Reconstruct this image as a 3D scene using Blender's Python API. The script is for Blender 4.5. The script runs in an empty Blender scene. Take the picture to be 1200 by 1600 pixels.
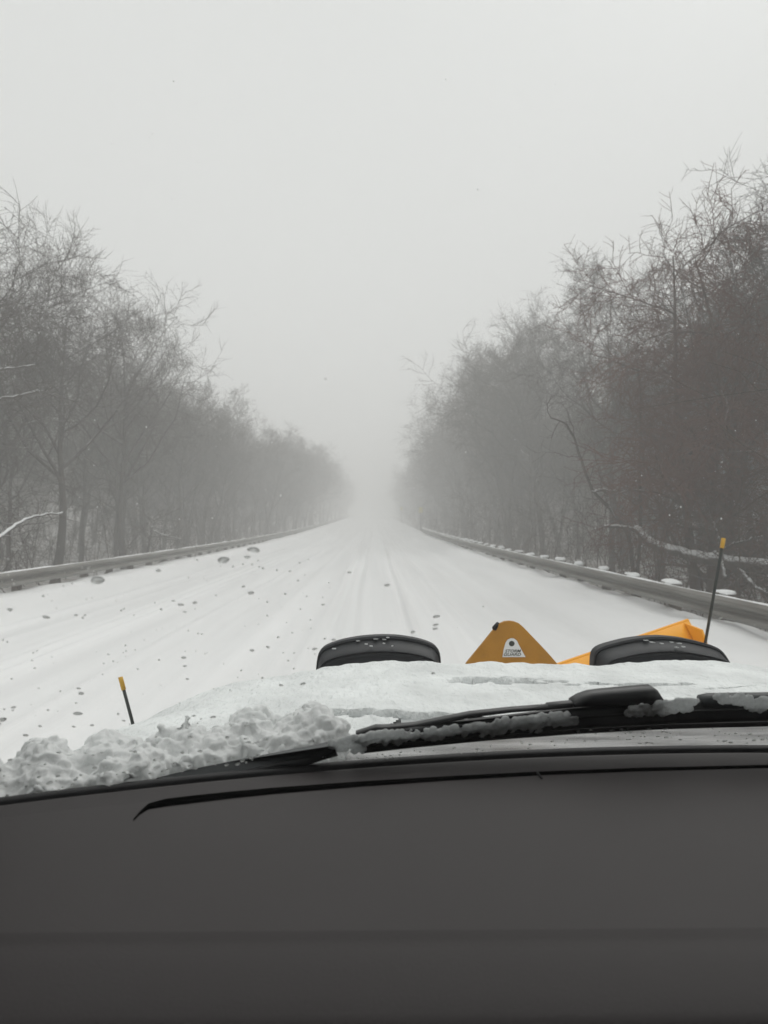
import bpy, bmesh, math, random
import numpy as np
from math import radians, sin, cos, pi, sqrt
from mathutils import Vector

# ------------------------------------------------------------------ camera, world, sun, exposure
scene = bpy.context.scene
C = scene.collection
CAMZ = 1.75                 # eye height above the road
F_PX, CX, CY = 1180.0, 585.0, 822.0   # focal length and vanishing point of the near road, in photo pixels

cam_d = bpy.data.cameras.new('camera')
cam_d.sensor_fit = 'VERTICAL'; cam_d.sensor_height = 24.0; cam_d.sensor_width = 18.0
cam_d.lens = F_PX / 1600 * 24.0
cam_d.clip_start = 0.02; cam_d.clip_end = 3000
cam = bpy.data.objects.new('camera', cam_d); C.objects.link(cam)
cam.location = (0, 0, CAMZ)
cam.rotation_euler = (radians(90) + math.atan(22 / F_PX), 0, -math.atan(15 / F_PX))
scene.camera = cam
cam_d.dof.use_dof = True; cam_d.dof.focus_distance = 1.6; cam_d.dof.aperture_fstop = 5.4; cam_d.dof.aperture_blades = 0

SUN_EL, SUN_ROT = radians(50), radians(35)
w = bpy.data.worlds.new('World'); scene.world = w; w.use_nodes = True
nt = w.node_tree; nt.nodes.clear()
sky = nt.nodes.new('ShaderNodeTexSky'); sky.sky_type = 'NISHITA'; sky.sun_disc = False
sky.sun_elevation = SUN_EL; sky.sun_rotation = SUN_ROT; sky.dust_density = 6; sky.air_density = 1.5
hs = nt.nodes.new('ShaderNodeHueSaturation'); hs.inputs['Saturation'].default_value = 0.04
mx = nt.nodes.new('ShaderNodeMix'); mx.data_type = 'RGBA'; mx.inputs[0].default_value = 0.94   # closed cloud deck
mx.inputs[7].default_value = (8.35, 8.43, 8.32, 1)
bg = nt.nodes.new('ShaderNodeBackground'); bg.inputs['Strength'].default_value = 0.10
wo = nt.nodes.new('ShaderNodeOutputWorld')
nt.links.new(sky.outputs[0], hs.inputs['Color']); nt.links.new(hs.outputs[0], mx.inputs[6])
nt.links.new(mx.outputs[2], bg.inputs['Color']); nt.links.new(bg.outputs[0], wo.inputs['Surface'])

sun_d = bpy.data.lights.new('sun', 'SUN'); sun_d.energy = 1.35; sun_d.angle = radians(60); sun_d.color = (1, .98, .95)
sun = bpy.data.objects.new('sun', sun_d); C.objects.link(sun)
sun.rotation_euler = (radians(90) - SUN_EL, 0, -SUN_ROT + pi)

vs = scene.view_settings
vs.view_transform = 'Standard'; vs.look = 'None'; vs.exposure = 0.0; vs.gamma = 1.0; vs.use_curve_mapping = False
cy = scene.cycles
cy.max_bounces = 5; cy.diffuse_bounces = 3; cy.glossy_bounces = 3; cy.transmission_bounces = 6
cy.volume_bounces = 2; cy.transparent_max_bounces = 12
cy.use_adaptive_sampling = True; cy.adaptive_threshold = 0.02
cy.use_denoising = True
cy.caustics_reflective = False; cy.caustics_refractive = False

# ------------------------------------------------------------------ helpers
WL = {}
def P(u, v, Y):
    """point at depth Y metres that the eye sees at photo pixel (u, v)"""
    return np.array([(u - CX) * Y / F_PX, Y, CAMZ - (v - CY) * Y / F_PX])

def tag(o, label=None, cat=None, group=None, kind=None):
    if label: o['label'] = label
    if cat: o['category'] = cat
    if group: o['group'] = group
    if kind: o['kind'] = kind
    return o

def np_mesh(name, V, F, smooth=False):
    V = np.asarray(V, dtype=np.float32)
    me = bpy.data.meshes.new(name)
    if not isinstance(F, (list, tuple)) or (len(F) and isinstance(F[0], (list, tuple))):
        groups = None
    if isinstance(F, np.ndarray):
        F = F.astype(np.int32); M, k = F.shape
        me.vertices.add(len(V)); me.vertices.foreach_set('co', V.ravel())
        me.loops.add(M * k); me.loops.foreach_set('vertex_index', F.ravel())
        me.polygons.add(M); me.polygons.foreach_set('loop_start', np.arange(0, M * k, k, dtype=np.int32))
        me.update(calc_edges=True)
    else:
        me.from_pydata([tuple(map(float, p)) for p in V], [], [tuple(f) for f in F]); me.update()
    if smooth:
        me.polygons.foreach_set('use_smooth', np.ones(len(me.polygons), dtype=bool))
    return me

def empty(name, loc=(0, 0, 0)):
    o = bpy.data.objects.new(name, None); C.objects.link(o); o.location = loc
    o.empty_display_size = 0.1
    WL[o.name] = np.array(loc, dtype=float)
    return o

def part(name, V, F, mat, parent=None, smooth=False):
    """one mesh object, vertices in world space; becomes a child of parent"""
    V = np.asarray(V, dtype=float).reshape(-1, 3)
    off = WL[parent.name] if parent is not None else np.zeros(3)
    me = np_mesh(name, V - off, F, smooth)
    if mat: me.materials.append(mat)
    o = bpy.data.objects.new(name, me); C.objects.link(o)
    if parent is not None: o.parent = parent
    WL[o.name] = off
    return o

def inst(name, me, parent, loc, rot=(0, 0, 0), scale=(1, 1, 1)):
    o = bpy.data.objects.new(name, me); C.objects.link(o); o.parent = parent
    o.location = loc; o.rotation_euler = rot; o.scale = scale
    return o

def grid_faces(nr, nc, closed=False):
    a = np.arange(nr - 1)[:, None] * nc
    c = np.arange(nc if closed else nc - 1)[None, :]
    c2 = (c + 1) % nc
    return np.stack([a + c, a + c2, a + nc + c2, a + nc + c], -1).reshape(-1, 4)

_rs = np.random.RandomState(11)
_perm = _rs.rand(512, 512).astype(np.float32)
def vnoise(x, y):
    xi = np.floor(x).astype(int); yi = np.floor(y).astype(int)
    fx = x - xi; fy = y - yi
    fx = fx * fx * (3 - 2 * fx); fy = fy * fy * (3 - 2 * fy)
    g = lambda i, j: _perm[i & 511, j & 511]
    return (g(xi, yi) * (1 - fx) + g(xi + 1, yi) * fx) * (1 - fy) + (g(xi, yi + 1) * (1 - fx) + g(xi + 1, yi + 1) * fx) * fy
def fbm(x, y, o=4):
    s = 0; a = .5
    for i in range(o):
        s = s + a * (vnoise(x * 2 ** i + 17 * i, y * 2 ** i + 31 * i) - .5); a *= .5
    return s     # about -.5 .. .5

def boxV(c, s):
    c = np.array(c); s = np.array(s) / 2
    V = [c + s * np.array(k) for k in ((-1,-1,-1),(1,-1,-1),(1,1,-1),(-1,1,-1),(-1,-1,1),(1,-1,1),(1,1,1),(-1,1,1))]
    return V, [(0,3,2,1),(4,5,6,7),(0,1,5,4),(1,2,6,5),(2,3,7,6),(3,0,4,7)]
def boxes(lst):
    V, F = [], []
    for c, s in lst:
        v, f = boxV(c, s); n = len(V); V += v; F += [tuple(i + n for i in q) for q in f]
    return V, F
def bevel_mesh(me, w, seg=2):
    bm = bmesh.new(); bm.from_mesh(me)
    bmesh.ops.bevel(bm, geom=bm.edges[:], offset=w, segments=seg, affect='EDGES', profile=.5)
    bm.to_mesh(me); bm.free()
def prism(poly, d):
    """closed prism: poly (N,3) pushed along vector d"""
    poly = np.asarray(poly); n = len(poly)
    V = np.vstack([poly, poly + np.array(d)])
    F = [tuple(range(n))[::-1], tuple(range(n, 2 * n))] + [(i, (i + 1) % n, n + (i + 1) % n, n + i) for i in range(n)]
    return V, F

def tubes(pts, rad, k):
    """pts (N,S,3), rad (N,S) -> verts, quads"""
    N, S, _ = pts.shape
    T = np.gradient(pts, axis=1); T /= np.linalg.norm(T, axis=2, keepdims=True) + 1e-9
    m = T.mean(1); m /= np.linalg.norm(m, axis=1, keepdims=True) + 1e-9
    ref = np.where(np.abs(m[:, 2:3]) > .75, np.array([[1., .13, 0]]), np.array([[.1, 0, 1.]]))[:, None, :]
    A = np.cross(T, np.broadcast_to(ref, T.shape)); A /= np.linalg.norm(A, axis=2, keepdims=True) + 1e-9
    B = np.cross(T, A)
    th = np.arange(k) * 2 * pi / k
    V = pts[:, :, None, :] + rad[:, :, None, None] * (A[:, :, None, :] * np.cos(th)[None, None, :, None] + B[:, :, None, :] * np.sin(th)[None, None, :, None])
    f = grid_faces(S, k, True)
    F = (f[None] + (np.arange(N) * S * k)[:, None, None]).reshape(-1, 4)
    return V.reshape(-1, 3), F
def merge(lst):
    V, F, n = [], [], 0
    for v, f in lst:
        V.append(v); F.append(f + n); n += len(v)
    return np.vstack(V), np.vstack(F)
def capped_tube(pts, rad, k=10):
    pts = np.asarray(pts, float); rad = np.asarray(rad, float)
    pts = np.vstack([pts[:1], pts, pts[-1:]]); rad = np.concatenate([[1e-4], rad, [1e-4]])
    d0 = pts[2] - pts[1]; d1 = pts[-2] - pts[-3]
    pts[0] -= d0 / np.linalg.norm(d0) * 1e-3; pts[-1] += d1 / np.linalg.norm(d1) * 1e-3
    return tubes(pts[None], rad[None], k)

# ------------------------------------------------------------------ materials
def mat(name, col, rough=.6, metal=0, var=0.0, vscale=8, bump=0.0, bscale=60, spec=.5, col2=None, stretch=None, detail=4):
    m = bpy.data.materials.new(name); m.use_nodes = True
    n = m.node_tree.nodes; L = m.node_tree.links
    b = n['Principled BSDF']
    b.inputs['Base Color'].default_value = (*col, 1); b.inputs['Roughness'].default_value = rough
    b.inputs['Metallic'].default_value = metal; b.inputs['Specular IOR Level'].default_value = spec
    if var or col2 or bump:
        tc = n.new('ShaderNodeTexCoord'); mp = n.new('ShaderNodeMapping')
        L.new(tc.outputs['Object'], mp.inputs[0])
        if stretch: mp.inputs['Scale'].default_value = stretch
    if var or col2:
        tx = n.new('ShaderNodeTexNoise'); tx.inputs['Scale'].default_value = vscale; tx.inputs['Detail'].default_value = detail
        L.new(mp.outputs[0], tx.inputs['Vector'])
        rp = n.new('ShaderNodeValToRGB'); rp.color_ramp.elements[0].position = .32; rp.color_ramp.elements[1].position = .68
        c2 = col2 or tuple(min(1, c * (1 + var)) for c in col)
        c1 = col if col2 else tuple(c * (1 - var) for c in col)
        rp.color_ramp.elements[0].color = (*c1, 1); rp.color_ramp.elements[1].color = (*c2, 1)
        L.new(tx.outputs['Fac'], rp.inputs[0]); L.new(rp.outputs[0], b.inputs['Base Color'])
    if bump:
        t2 = n.new('ShaderNodeTexNoise'); t2.inputs['Scale'].default_value = bscale; t2.inputs['Detail'].default_value = 5
        L.new(mp.outputs[0], t2.inputs['Vector'])
        bp = n.new('ShaderNodeBump'); bp.inputs['Strength'].default_value = bump; bp.inputs['Distance'].default_value = .02
        L.new(t2.outputs['Fac'], bp.inputs['Height']); L.new(bp.outputs[0], b.inputs['Normal'])
    return m

def snowy(name, col, var, snowcol=(.78, .79, .8), lo=.45, hi=.8, vscale=1.3):
    """bark with snow caught on surfaces that face up"""
    m = mat(name, col, rough=.9, var=var, vscale=vscale, spec=.2)
    n = m.node_tree.nodes; L = m.node_tree.links; b = n['Principled BSDF']
    src = b.inputs['Base Color'].links[0].from_socket
    ge = n.new('ShaderNodeNewGeometry'); sp = n.new('ShaderNodeSeparateXYZ'); L.new(ge.outputs['Normal'], sp.inputs[0])
    tc = n.new('ShaderNodeTexCoord'); tx = n.new('ShaderNodeTexNoise'); tx.inputs['Scale'].default_value = 2.3
    L.new(tc.outputs['Object'], tx.inputs['Vector'])
    ad = n.new('ShaderNodeMath'); ad.operation = 'MULTIPLY_ADD'; L.new(tx.outputs['Fac'], ad.inputs[0]); ad.inputs[1].default_value = 1.2; ad.inputs[2].default_value = -.6
    a2 = n.new('ShaderNodeMath'); L.new(ad.outputs[0], a2.inputs[0]); L.new(sp.outputs['Z'], a2.inputs[1])
    mr = n.new('ShaderNodeMapRange'); mr.inputs['From Min'].default_value = lo; mr.inputs['From Max'].default_value = hi
    L.new(a2.outputs[0], mr.inputs['Value'])
    mi = n.new('ShaderNodeMix'); mi.data_type = 'RGBA'; mi.inputs[7].default_value = (*snowcol, 1)
    L.new(mr.outputs[0], mi.inputs[0]); L.new(src, mi.inputs[6]); L.new(mi.outputs[2], b.inputs['Base Color'])
    return m

M_ground = mat('ground_snow', (.80, .81, .82), .95, var=.05, vscale=.6, bump=.3, bscale=3, spec=.1)
M_forest = mat('forest_floor', (.62, .62, .62), .95, col2=(.16, .135, .11), vscale=1.1, spec=.1, detail=8)
M_snow = mat('snow', (.86, .87, .875), .9, var=.025, vscale=9, bump=.25, bscale=40, spec=.15)
M_steel = mat('galvanised_steel', (.20, .195, .18), .55, metal=.15, col2=(.115, .108, .094), vscale=1.6, stretch=(1, .35, 4), spec=.4)
M_wood = mat('post_wood', (.10, .085, .07), .9, var=.3, vscale=12, spec=.2)
M_bark = snowy('bark', (.068, .060, .053), .3, lo=.66, hi=1.15)
M_twig = snowy('twig', (.090, .079, .069), .25, lo=.8, hi=1.25, vscale=.5)
M_bark_r = snowy('bark_reddish', (.085, .06, .052), .3, lo=.85, hi=1.3)
M_twig_r = mat('twig_reddish', (.125, .068, .055), .9, var=.25, vscale=.7, spec=.15)
M_brush = mat('brush', (.085, .068, .058), .9, var=.3, vscale=.4, spec=.15)
M_logsnow = snowy('log', (.07, .062, .055), .3, lo=.15, hi=.55)
M_paint_hood = mat('hood_paint', (.50, .52, .52), .25, var=.03, vscale=3, spec=.5)
M_hoodsnow = mat('hood_snow', (.755, .78, .775), .7, var=.11, vscale=9, bump=.8, bscale=45, spec=.3, stretch=(1, .45, 1))
M_clump = mat('clump_snow', (.93, .945, .94), .8, var=.03, vscale=20, bump=.25, bscale=70, spec=.25)
M_slush = mat('slush', (.58, .59, .59), .3, col2=(.88, .89, .89), vscale=45, bump=.6, bscale=120, spec=.5)
M_dash = mat('dash_vinyl', (.0335, .0292, .0297), .68, var=.07, vscale=2.5, bump=.06, bscale=420, spec=.4)
M_trim = mat('dash_trim', (.045, .044, .044), .55, bump=.03, bscale=900, var=.05, spec=.4)
M_black = mat('black_rubber', (.008, .008, .009), .6, spec=.3)
M_slot_shade = mat('slot_shade_black', (.003, .003, .003), 1.0, spec=0.0, var=.1)  # dead black standing for the shade inside the slot
M_blade = mat('wiper_black', (.014, .015, .016), .42, var=.2, vscale=60, spec=.5)
M_cowl = mat('cowl_plastic', (.038, .043, .045), .45, var=.15, vscale=20, spec=.45)
M_frit = mat('wet_cowl', (.07, .07, .07), .28, col2=(.42, .42, .42), vscale=6, stretch=(1, 3.5, 1), bump=.3, bscale=60, spec=.6, detail=7)
M_lamp = mat('lamp_housing', (.018, .020, .023), .55, var=.15, vscale=25, spec=.35)
M_lens = mat('lamp_lens', (.75, .75, .75), .1, spec=.6)
M_yellow = mat('plow_yellow', (.47, .22, .028), .5, var=.10, vscale=14, bump=.1, bscale=120, spec=.4)
M_orange = mat('blade_orange', (.95, .42, .022), .5, var=.03, vscale=5, spec=.4)
M_amber = mat('marker_tip', (.62, .36, .04), .5, var=.06, vscale=30)
M_rod = mat('marker_rod', (.020, .026, .023), .45, var=.2, vscale=30)
M_white = mat('decal_white', (.82, .82, .82), .5, var=.02)
M_ink = mat('decal_ink', (.045, .05, .04), .6, var=.1)
M_sign = mat('sign_yellow', (.45, .40, .05), .5, var=.05)
M_post = mat('sign_post', (.10, .10, .10), .6, var=.1)
M_headliner = mat('headliner', (.12, .115, .11), .95, var=.04, vscale=30)
M_inner = mat('cab_trim', (.05, .05, .05), .7, var=.08, vscale=10)
M_body = mat('truck_paint', (.50, .52, .52), .25, var=.02, vscale=3)

def translucent(m, w, col):
    n = m.node_tree.nodes; L = m.node_tree.links; b = n['Principled BSDF']; o = n['Material Output']
    t = n.new('ShaderNodeBsdfTranslucent'); t.inputs[0].default_value = (*col, 1)
    x = n.new('ShaderNodeMixShader'); x.inputs[0].default_value = w
    L.new(b.outputs[0], x.inputs[1]); L.new(t.outputs[0], x.inputs[2]); L.new(x.outputs[0], o.inputs['Surface'])
translucent(M_slush, .55, (.75, .77, .77)); translucent(M_clump, .34, (.95, .965, .96))
def glass_mat():
    m = bpy.data.materials.new('windshield_glass'); m.use_nodes = True
    n = m.node_tree.nodes; L = m.node_tree.links; n.clear()
    tr = n.new('ShaderNodeBsdfTransparent'); tr.inputs[0].default_value = (.975, .985, .98, 1)
    gl = n.new('ShaderNodeBsdfGlossy'); gl.inputs['Roughness'].default_value = .02
    lw = n.new('ShaderNodeLayerWeight'); lw.inputs['Blend'].default_value = .5
    pw = n.new('ShaderNodeMath'); pw.operation = 'POWER'; pw.inputs[1].default_value = 4
    ma = n.new('ShaderNodeMath'); ma.operation = 'MULTIPLY_ADD'; ma.inputs[1].default_value = .9; ma.inputs[2].default_value = .03
    mi = n.new('ShaderNodeMixShader'); ou = n.new('ShaderNodeOutputMaterial')
    L.new(lw.outputs['Facing'], pw.inputs[0]); L.new(pw.outputs[0], ma.inputs[0]); L.new(ma.outputs[0], mi.inputs[0])
    L.new(tr.outputs[0], mi.inputs[1]); L.new(gl.outputs[0], mi.inputs[2]); L.new(mi.outputs[0], ou.inputs[0])
    return m
M_glass = glass_mat()
def water_mat():
    m = bpy.data.materials.new('water'); m.use_nodes = True
    b = m.node_tree.nodes['Principled BSDF']
    b.inputs['Transmission Weight'].default_value = 1; b.inputs['IOR'].default_value = 1.33
    b.inputs['Roughness'].default_value = .5; b.inputs['Base Color'].default_value = (.82, .83, .82, 1)
    return m
M_water = water_mat()

# ------------------------------------------------------------------ terrain
K = 1.27e-4
RAIL_R, RAIL_L = 4.78, -7.46
def zroad(Y):
    Y = np.asarray(Y, float)
    y0 = .022 / (2 * K)
    z = np.where(Y < y0, K * np.clip(Y, 0, None) ** 2, K * y0 ** 2 + .022 * (Y - y0))
    return np.minimum(z, 5.4 + .0 * Y) * 1.0
def slope(Y):
    return math.atan((float(zroad(Y + .5)) - float(zroad(Y - .5))))

# wide snow-covered ground under the woods
xs = np.unique(np.concatenate([-np.geomspace(9, 720, 40), np.linspace(-9, 7, 33), np.geomspace(7, 720, 40)]))
ys = np.unique(np.concatenate([np.linspace(-60, 0, 12), np.linspace(0, 60, 90), np.geomspace(60, 720, 80)]))
X, Y = np.meshgrid(xs, ys)
off = np.maximum(np.maximum(X - RAIL_R, RAIL_L - X), 0)
Z = zroad(Y) - .06 + np.where(off > 0, -.25 * np.clip(off / 3, 0, 1) + .5 * fbm(X * .25, Y * .25) * np.clip(off / 2, 0, 1), 0)
g = part('ground', np.stack([X, Y, Z], -1), grid_faces(len(ys), len(xs)), M_ground, smooth=True)
tag(g, kind='structure')
g.data.materials.append(M_forest)
ctr = np.stack([X, Y], -1); fc = grid_faces(len(ys), len(xs))
cx_ = X.ravel()[fc].mean(1)
g.data.polygons.foreach_set('material_index', ((cx_ > RAIL_R + 1.2) | (cx_ < RAIL_L - 1.0)).astype(np.int32))

# snow-packed carriageway with plough ridges and wheel tracks
xs = np.arange(RAIL_L - .9, RAIL_R + 1.0, .05)
ys = np.concatenate([np.arange(-3, 12, .12), np.geomspace(12, 330, 230)])
X, Y = np.meshgrid(xs, ys)
def ridge(x0, wd, h, drift=.0, seed=0):
    c = x0 + .05 * np.sin(Y * .07 + seed) + .02 * np.sin(Y * .31 + 2 * seed) + drift * Y
    return h * np.exp(-((X - c) / wd) ** 2)
Zr = zroad(Y)
for x0, wd, h, s in ((-.98, .10, .022, 1), (-.78, .07, -.018, 1), (-.42, .07, -.02, 2), (-.24, .06, .016, 2), (.12, .12, .012, 3),
                     (.60, .07, -.024, 4), (.74, .06, .024, 4), (1.10, .09, .014, 5), (1.45, .10, -.016, 6), (1.62, .08, .016, 6),
                     (2.25, .10, .018, 7), (2.55, .12, -.012, 7), (-1.9, .16, .020, 8), (-2.5, .2, -.015, 9), (-3.1, .09, .018, 10),
                     (-4.35, .06, .026, 11), (-4.5, .05, -.022, 11), (-4.66, .05, .026, 11), (-4.85, .06, -.016, 11), (-5.6, .12, .014, 12)):
    Zr = Zr + ridge(x0, wd, h * (2.0 if abs(x0) < 1.8 else 1.6), 0, s)
Zr += .030 * fbm(X * .8, Y * .12, 4) + .022 * fbm(X * 3.1, Y * .35, 4)
nb = fbm(X * 1.3, Y * .8, 5)
bankR = np.clip((X - 3.0 - .5 * nb) / 1.5, 0, 1); bankL = np.clip((-6.35 - X + .25 * nb) / .7, 0, 1)
bankR = bankR * bankR * (3 - 2 * bankR); bankL = bankL * bankL * (3 - 2 * bankL)
Zr += bankR * (.38 + .22 * nb) + .05 * np.exp(-((X - 3.0) / .18) ** 2) * (1 + 2 * nb)
Zr += bankL * (.36 + .14 * nb) + .04 * np.exp(-((X + 6.25) / .14) ** 2)
Zr += .02 * bankR * fbm(X * 6, Y * 4, 3)
edge = np.clip(np.maximum(X - RAIL_R - .15, RAIL_L - .1 - X) / .6, 0, 1)
Zr -= edge * .4
M_road = mat('packed_snow', (.86, .865, .865), .85, col2=(.77, .775, .775), vscale=1.0, stretch=(1.6, .05, 1), bump=.15, bscale=14, spec=.15)
tag(part('road', np.stack([X, Y, Zr], -1), grid_faces(len(ys), len(xs)), M_road, smooth=True), kind='structure')

# ------------------------------------------------------------------ guard rails
def wbeam_mesh(name, L, side):
    prof = [(0, .155), (.03, .15), (.095, .115), (.105, .085), (.095, .055), (.02, .025), (.012, 0), (.02, -.025), (.095, -.055), (.105, -.085), (.095, -.115), (.03, -.15), (0, -.155)]
    o = np.array(prof) * np.array([-side, 1])
    i = o + np.array([side * .006, 0]); i[0, 1] -= .004; i[-1, 1] += .004
    loop = np.vstack([o, i[::-1]])
    V = []
    for y in (0, L):
        V.append(np.stack([loop[:, 0], np.full(len(loop), y), loop[:, 1]], -1))
    n = len(loop)
    F = [(k, (k + 1) % n, n + (k + 1) % n, n + k) for k in range(n)] + [tuple(range(n))[::-1], tuple(range(n, 2 * n))]
    me = np_mesh(name, np.vstack(V), F); me.materials.append(M_steel)
    return me
def lump_mesh(name, sx, sy, sz, m, seed, sub=3, amp=.25):
    bm = bmesh.new(); bmesh.ops.create_icosphere(bm, subdivisions=sub, radius=1)
    rr = np.random.RandomState(seed); o = rr.rand(3) * 20
    for v in bm.verts:
        q = v.co.copy(); k = 1 + amp * 2 * float(fbm(np.array(q.x * 1.7 + o[0] + q.z), np.array(q.y * 1.7 + o[1] - q.z), 3))
        z = q.z if q.z > -.25 else -.25
        v.co = Vector((math.copysign(abs(q.x) ** .5, q.x) * sx * k, math.copysign(abs(q.y) ** .5, q.y) * sy * k, (z + .25) * sz * k))
    me = bpy.data.meshes.new(name); bm.to_mesh(me); bm.free(); me.materials.append(m)
    me.polygons.foreach_set('use_smooth', np.ones(len(me.polygons), bool))
    return me
cap_meshes = [lump_mesh('snow_cap', .11, .21, .055, M_snow, s) for s in (1, 2, 3)]
pv, pf = boxes([((0, 0, .36), (.15, .19, .84))]); post_me = np_mesh('post', pv, pf); bevel_mesh(post_me, .012); post_me.materials.append(M_wood)
bv, bf = boxes([((0, 0, 0), (.13, .16, .34))]); block_me = np_mesh('block', bv, bf); bevel_mesh(block_me, .01); block_me.materials.append(M_wood)
rng = random.Random(4)
def guardrail(xr, side, y0, y1, label, top, caps):
    root = empty('guardrail', (xr, y0, 0)); tag(root, label, 'guardrail')
    panel = wbeam_mesh('beam_panel', 3.84, side)
    n = int((y1 - y0) / 3.81)
    for i in range(n):
        y = y0 + i * 3.81; zc = float(zroad(y)) + top - .155
        inst('beam_panel', panel, root, (side * .004 * (i % 2), y - y0, zc), (slope(y + 1.9), 0, 0))
    # strip of snow lying along the top edge of the beam
    yy = np.arange(0, n * 3.81, .16); hh = .008 + .028 * np.clip(.3 + 1.6 * fbm(yy * .9, yy * 0 + side * 3, 3), 0, 1)
    if caps: hh *= .8
    zt = zroad(yy + y0) + top
    V = np.concatenate([np.stack([xr + side * (dx * np.minimum(1, hh / .02)), yy + y0, zt - .004 + (hh if up else 0)], -1)[None] for dx, up in ((-.035, 0), (-.02, 1), (.02, 1), (.045, 0))])
    part('snow_strip', V.transpose(1, 0, 2).reshape(-1, 3), grid_faces(len(yy), 4), M_snow, root, True)
    k = 0; y = y0 + .3
    while y < y1:
        zt = float(zroad(y))
        dz = 0 if caps else -.09
        o = inst('post', post_me, root, (side * .27, y - y0, zt + dz + rng.uniform(-.015, .015)), (0, rng.uniform(-.02, .02), 0))
        inst('spacer_block', block_me, root, (side * .12, y - y0, zt + top - .155))
        if caps:
            s = rng.uniform(.85, 1.2)
            inst('snow_cap', cap_meshes[k % 3], o, (-side * .07, rng.uniform(-.03, .03), .768), (0, 0, rng.uniform(-.3, .3)), (s, s * rng.uniform(.9, 1.25), rng.uniform(.8, 1.3)))
        y += 1.905; k += 1
    return root
guardrail(RAIL_R, 1, -1.0, 78.5, 'weathered steel guardrail along the right verge with snow-capped wooden posts', .78, True)
guardrail(RAIL_L, -1, -1.0, 236, 'long weathered steel guardrail along the left verge, snow along its top edge', .78, False)

def road_sign(x, y, h, label):
    z = float(zroad(y)) - .1
    r = empty('road_sign', (x, y, z)); tag(r, label, 'sign', 'small signs beyond the right guardrail')
    v, f = boxes([((x, y, z + h / 2), (.07, .05, h))]); part('post', v, f, M_post, r)
    pl = prism([(x - .2, y - .04, z + h - .62), (x + .2, y - .04, z + h - .62), (x + .2, y - .04, z + h), (x - .2, y - .04, z + h)], (0, .012, 0))
    o = part('sign_panel', pl[0], pl[1], M_sign, r); bevel_mesh(o.data, .004)
road_sign(5.22, 85, 3.05, 'small yellow sign on a thin post beyond the far end of the right guardrail')
road_sign(5.35, 150, 3.3, 'fainter, more distant sign on a post almost lost in the fog at right')

# ------------------------------------------------------------------ trees
def unit(a): return a / (np.linalg.norm(a, axis=-1, keepdims=True) + 1e-9)
def grow(R, st, d, ln, nseg, wander, up):
    N = len(st); pts = [st]; d = unit(d)
    for i in range(nseg):
        d = unit(d + R.normal(0, wander, (N, 3)) + np.array([0, 0, up]))
        pts.append(pts[-1] + d * (ln / nseg)[:, None])
    return np.stack(pts, 1)
def spawn(R, pts, rad, ln, m, tlo, thi, alo, ahi, skip=0):
    N, S, _ = pts.shape
    t = (tlo + (thi - tlo) * (np.arange(m)[None, :] + R.rand(N, m)) / m)
    f = t * (S - 1); i = np.minimum(f.astype(int), S - 2); fr = f - i
    n = np.arange(N)[:, None]
    p = pts[n, i] * (1 - fr)[..., None] + pts[n, i + 1] * fr[..., None]
    tg = unit(pts[n, i + 1] - pts[n, i])
    rd = rad[n, i] * (1 - fr) + rad[n, i + 1] * fr
    q = unit(np.cross(tg, R.normal(0, 1, tg.shape)))
    a = np.radians(R.uniform(alo, ahi, t.shape))[..., None]
    d = tg * np.cos(a) + q * np.sin(a)
    return p.reshape(-1, 3), d.reshape(-1, 3), t.ravel(), rd.ravel(), np.repeat(ln, m)
def taper(r0, r1, S, pw=1.0):
    s = np.linspace(0, 1, S) ** pw
    return r0[:, None] * (1 - s) + r1[:, None] * s

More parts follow.
